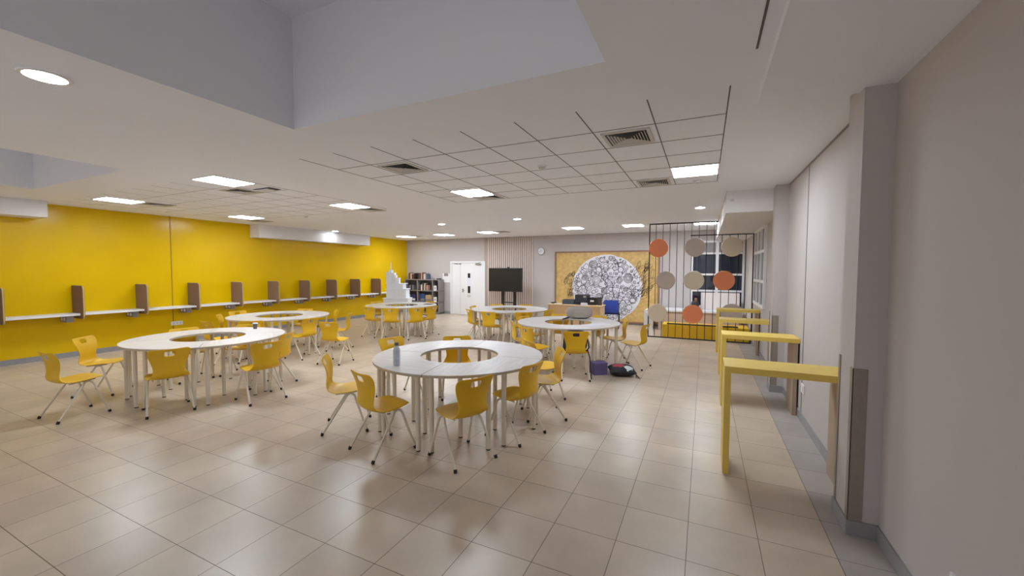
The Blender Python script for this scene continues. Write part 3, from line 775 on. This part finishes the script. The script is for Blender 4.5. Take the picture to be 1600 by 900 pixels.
for x0_, z_, zs_, seq in ((sx0+.18, 1.3755, 'on top of the left bay', (0, 2, 1, 0, 2, 6)), (sx0+.62, 1.3755, 'on top of the middle bay', (6, 2, 5, 7, 0, 3, 1, 4, 8)),
                     (sx0+.74, .931, 'on the second shelf, middle bay', (0, 3, 5, 4, 1, 6, 7)), (sx0+.2, .931, 'on the second shelf, left bay', (4, 4, 6, 4))):
    x = x0_
    for k, ci in enumerate(seq):
        w_ = rb.uniform(.034, .056); h_ = rb.uniform(.19, .29)
        book(x, z_, w_, h_, cols[ci], '%s book %s of the shelf unit, %s from left' % (cols[ci][0], zs_, ordinals[k]))
        x += w_+.006 + rb.choice((0, 0, .02))
small('leaning_folder', 'dark folder lying on top of the right bay of the grey shelf unit', 'folder', (sx0+1.42, sy0+.05, 1.3755), [('folder_body', B(0, .24, 0, .2, 0, .045), M_dgrey), ('folder_label', B(.05, .15, -.003, -.0005, .01, .035), M_paper)])
for x, z, wv, hv, m, l in ((sx0+.12, .4805, .12, .26, M_paper, 'pale box at the left end of the lower shelf'), (sx0+.27, .4805, .26, .28, mat('navy', srgb(38, 40, 92), .6), 'navy box with a white band on the lower left shelf'),
                       (sx0+.78, .4805, .22, .30, mat('royal_blue', srgb(44, 70, 128), .6), 'blue box on the lower middle shelf'), (sx0+1.03, .4805, .31, .27, mat('tan_box', srgb(180, 150, 112), .6), 'tan box on the lower middle shelf')):
    small('storage_box', l, 'box', (x, sy0+.03, z), [('box_body', B(0, wv, 0, .26, 0, hv, bev=.004), m), ('box_band', B(.01, wv-.01, -.003, -.0005, hv*.12, hv*.4), M_paper if 'navy' in l else (MATS['book_grey'] if 'book_grey' in MATS else M_grey))])
for z in (.98, .55):
    small('shelf_sign', 'white square sign on the right bay of the grey shelf unit, %s one' % ('upper' if z > .8 else 'lower'), 'sign', (sx0+1.47, sy0-.012, .931 if z > .8 else .481), [('sign_plate', B(0, .14, 0, .011, 0, .20), M_white), ('sign_symbol', B(.05, .09, -.003, -.0005, .06, .15), M_grey)], 'white signs on the shelf unit')

# ------------------------------------------------------------------ white stepped tower model
v = thing('tower_model', 'white foam-board skyscraper model with a mast beside the yellow wall', 'model', (-9.24, 9.86, 0), math.radians(24))
def TB(x0, x1, y0, y1, z0, z1): return B((x0+9.27)*.80, (x1+9.27)*.80, y0*.8, y1*.8, z0, z1)
bm = bmesh.new()
for x in (.04, .38, .70):
    for y in (.03, .38): box(bm, x-.02, x+.03, y, y+.05, 0, .66)
obj('model_stand', bm, M_card, v)
obj('base_tier', TB(-9.27, -8.29, 0, .6, .66, .83), M_card, v)
obj('base_ledge', TB(-9.30, -8.27, -.03, .63, .831, .85), M_card, v)
obj('lower_tier', TB(-9.16, -8.37, .04, .56, .851, 1.13), M_card, v)
obj('lower_ledge', TB(-9.18, -8.34, .02, .58, 1.131, 1.15), M_card, v)
obj('middle_tier', TB(-9.16, -8.50, .07, .52, 1.151, 1.30), M_card, v)
obj('middle_ledge', TB(-9.18, -8.42, .05, .54, 1.301, 1.32), M_card, v)
bm = bmesh.new()
for x in (-9.0, -8.83, -8.66, -8.5): box(bm, (x+9.27)*.8-.006, (x+9.27)*.8+.006, .016, .0315, .851, 1.13)
obj('facade_fins', bm, M_white, v)
for x0, x1, y0, y1, z1 in ((-9.19, -9.06, .10, .3, 1.69), (-9.055, -8.95, .05, .30, 1.75), (-8.945, -8.84, .08, .30, 1.66), (-8.835, -8.79, .10, .30, 1.58), (-8.785, -8.66, .09, .28, 1.50)):
    obj('tower_block', TB(x0, x1, y0, y1, 1.321, z1), M_card, v)
bm = bmesh.new(); tube(bm, [(.215, .14, 1.75), (.215, .14, 2.0)], [.017, .008], 8); obj('mast', bm, M_card, v)
small('tablet', 'flat black tablet lying on the far ring table by the tower model', 'tablet', (-7.27, 9.36, TZ), [('tablet_body', B(0, .24, 0, .17, 0, .010, bev=.003), M_black), ('tablet_glass', B(.01, .23, .01, .16, .0102, .012), M_screen)])

# ------------------------------------------------------------------ table-top and floor things
v = thing('water_bottle', 'grey-blue metal water bottle on the foreground ring table', 'bottle', (-2.86, 3.235, TZ))
bm = bmesh.new(); lathe(bm, [(.030, 0), (.034, .006), (.035, .02), (.0345, .06), (.035, .15), (.033, .17), (.026, .188), (.019, .20), (.019, .205)], 28)
obj('bottle_body', bm, mat('blue_grey_bottle', srgb(196, 204, 216), .4, noise=.12, nscale=30), v, True)
bm = bmesh.new(); lathe(bm, [(.021, .206), (.021, .232), (.017, .238)], 20); obj('bottle_cap', bm, mat('bottle_cap_grey', srgb(100, 96, 98), .4, metal=.3), v, True)
v = thing('paper_cup', 'small dark paper cup with a white lid on the left front ring table', 'cup', (-6.72, 4.20, TZ))
bm = bmesh.new(); lathe(bm, [(.026, 0), (.036, .085)], 20); obj('cup_body', bm, mat('cup_dark', srgb(84, 84, 92), .5), v, True)
bm = bmesh.new(); lathe(bm, [(.039, .0855), (.039, .093), (.033, .10)], 20); obj('cup_lid', bm, M_white, v, True)
v = thing('grey_pouch', 'rounded grey fabric bag lying on a ring table near the papers', 'bag', (-2.32, 8.10, TZ), math.radians(20))
bm = bmesh.new(); blob(bm, (0, 0, .125), (.27, .13, .125), .66); obj('pouch_body', bm, M_gbag, v, True)
bm = bmesh.new(); blob(bm, (.03, -.115, .09), (.16, .03, .07), .6); obj('front_pocket', bm, M_gbag, v, True)
bm = bmesh.new(); tube(bm, [(-.17, -.05, .19), (-.05, -.09, .225), (.1, -.08, .222), (.2, -.03, .185)], .006, 6); obj('zip', bm, M_grey, v, True)
bm = bmesh.new(); tube(bm, [(-.23, -.08, .03), (-.30, -.14, .012), (-.34, -.22, .012), (-.29, -.24, .02), (-.24, -.16, .02), (-.2, -.10, .03)], .010, 6); obj('strap_loop', bm, M_black, v, True)
for x, y, a, l in ((-1.83, 7.14, 20, 'white sheet of paper nearest the rim on the ring table with the grey bag'), (-1.72, 7.45, 55, 'white sheet of paper farther from the rim on the ring table with the grey bag')):
    tag(obj('paper_sheet', B(-.15, .15, -.105, .105, 0, .002), M_paper, None, False, (x, y, TZ), math.radians(a)), l, 'paper', 'loose sheets on the ring table')
v = thing('backpack', 'black backpack hanging inside a yellow chair with a strap down its leg', 'backpack', (-1.89, 6.35, 0), math.radians(23))
bm = bmesh.new(); blob(bm, (0, -.095, .63), (.19, .075, .175), .55); obj('backpack_body', bm, M_black, v, True)
bm = bmesh.new(); blob(bm, (0, -.005, .58), (.14, .03, .10), .6); obj('backpack_pocket', bm, M_dgrey, v, True)
for sx in (-1, 1):
    bm = bmesh.new(); tube(bm, [(sx*.12, -.12, .78), (sx*.185, -.17, .66), (sx*.20, -.235, .55), (sx*.17, -.24, .50), (sx*.16, -.15, .48)], .011, 6); obj('shoulder_strap', bm, M_black, v, True)
bm = bmesh.new(); tube(bm, [(.19, -.13, .50), (.235, -.10, .36), (.243, -.165, .18), (.247, -.225, .04)], .009, 6); obj('hanging_strap', bm, M_black, v, True)
v = thing('purple_box', 'small purple box on the floor beside the dark cushion', 'box', (-1.60, 6.80, 0), math.radians(35))
obj('box_body', B(-.12, .12, -.11, .11, 0, .185, bev=.008), M_purple, v)
obj('box_lid', B(-.124, .124, -.114, .114, .186, .205, bev=.004), M_purple, v)
def cushion_mat():
    m = bpy.data.materials.new('dark_printed_fabric'); m.use_nodes = True; nt = m.node_tree; b = nt.nodes['Principled BSDF']; N = nt.nodes.new; L = nt.links.new
    tc = N('ShaderNodeTexCoord'); col = None
    prev = srgb(40, 40, 48)
    cur = None
    for (cx_, cy_, r_, c_) in ((-.05, -.02, .10, srgb(170, 60, 76)), (.10, -.12, .075, srgb(205, 210, 212))):
        d = N('ShaderNodeVectorMath'); d.operation = 'DISTANCE'; d.inputs[1].default_value = (cx_, cy_, .14); L(tc.outputs['Object'], d.inputs[0])
        ns = N('ShaderNodeTexNoise'); ns.inputs['Scale'].default_value = 18; L(tc.outputs['Object'], ns.inputs['Vector'])
        ad = N('ShaderNodeMath'); ad.operation = 'MULTIPLY_ADD'; ad.inputs[1].default_value = .08; L(ns.outputs['Fac'], ad.inputs[0]); L(d.outputs['Value'], ad.inputs[2])
        lt = N('ShaderNodeMath'); lt.operation = 'LESS_THAN'; lt.inputs[1].default_value = r_+.04; L(ad.outputs[0], lt.inputs[0])
        mx = N('ShaderNodeMix'); mx.data_type = 'RGBA'; L(lt.outputs[0], mx.inputs[0]); mx.inputs[7].default_value = c_
        if cur is None: mx.inputs[6].default_value = prev
        else: L(cur, mx.inputs[6])
        cur = mx.outputs[2]
    L(cur, b.inputs['Base Color']); b.inputs['Roughness'].default_value = .85
    return m
v = thing('floor_cushion', 'dark scatter cushion with red and white print on the floor', 'cushion', (-1.23, 6.90, 0), math.radians(18))
b2 = bmesh.new(); n = 20; gr = {}
for s_ in (1, -1):
    for i in range(n+1):
        for j in range(n+1):
            u, w_ = -1+2*i/n, -1+2*j/n
            hgt = .085*((1-abs(u)**2.6)*(1-abs(w_)**2.6))**.5
            k = 1-.10*(1-abs(u*w_))*max(abs(u), abs(w_))**3
            if s_ == -1 and (i in (0, n) or j in (0, n)): gr[(s_, i, j)] = gr[(1, i, j)]; continue
            gr[(s_, i, j)] = b2.verts.new((u*.22*k, w_*.22*k, .085+s_*hgt))
for s_ in (1, -1):
    for i in range(n):
        for j in range(n):
            f = [gr[(s_, i, j)], gr[(s_, i+1, j)], gr[(s_, i+1, j+1)], gr[(s_, i, j+1)]]
            b2.faces.new(f if s_ == 1 else f[::-1])
obj('cushion_cover', b2, cushion_mat(), v, True)
bm = bmesh.new()
for k in range(5): tube(bm, [(.19, -.20, .085), (.20+.01*k, -.215-.006*k, .03), (.20+.016*k, -.22, .004)], .004, 5)
obj('tassel', bm, mat('tassel_brown', srgb(84, 66, 56), .8), v)
bpy.context.view_layer.update()
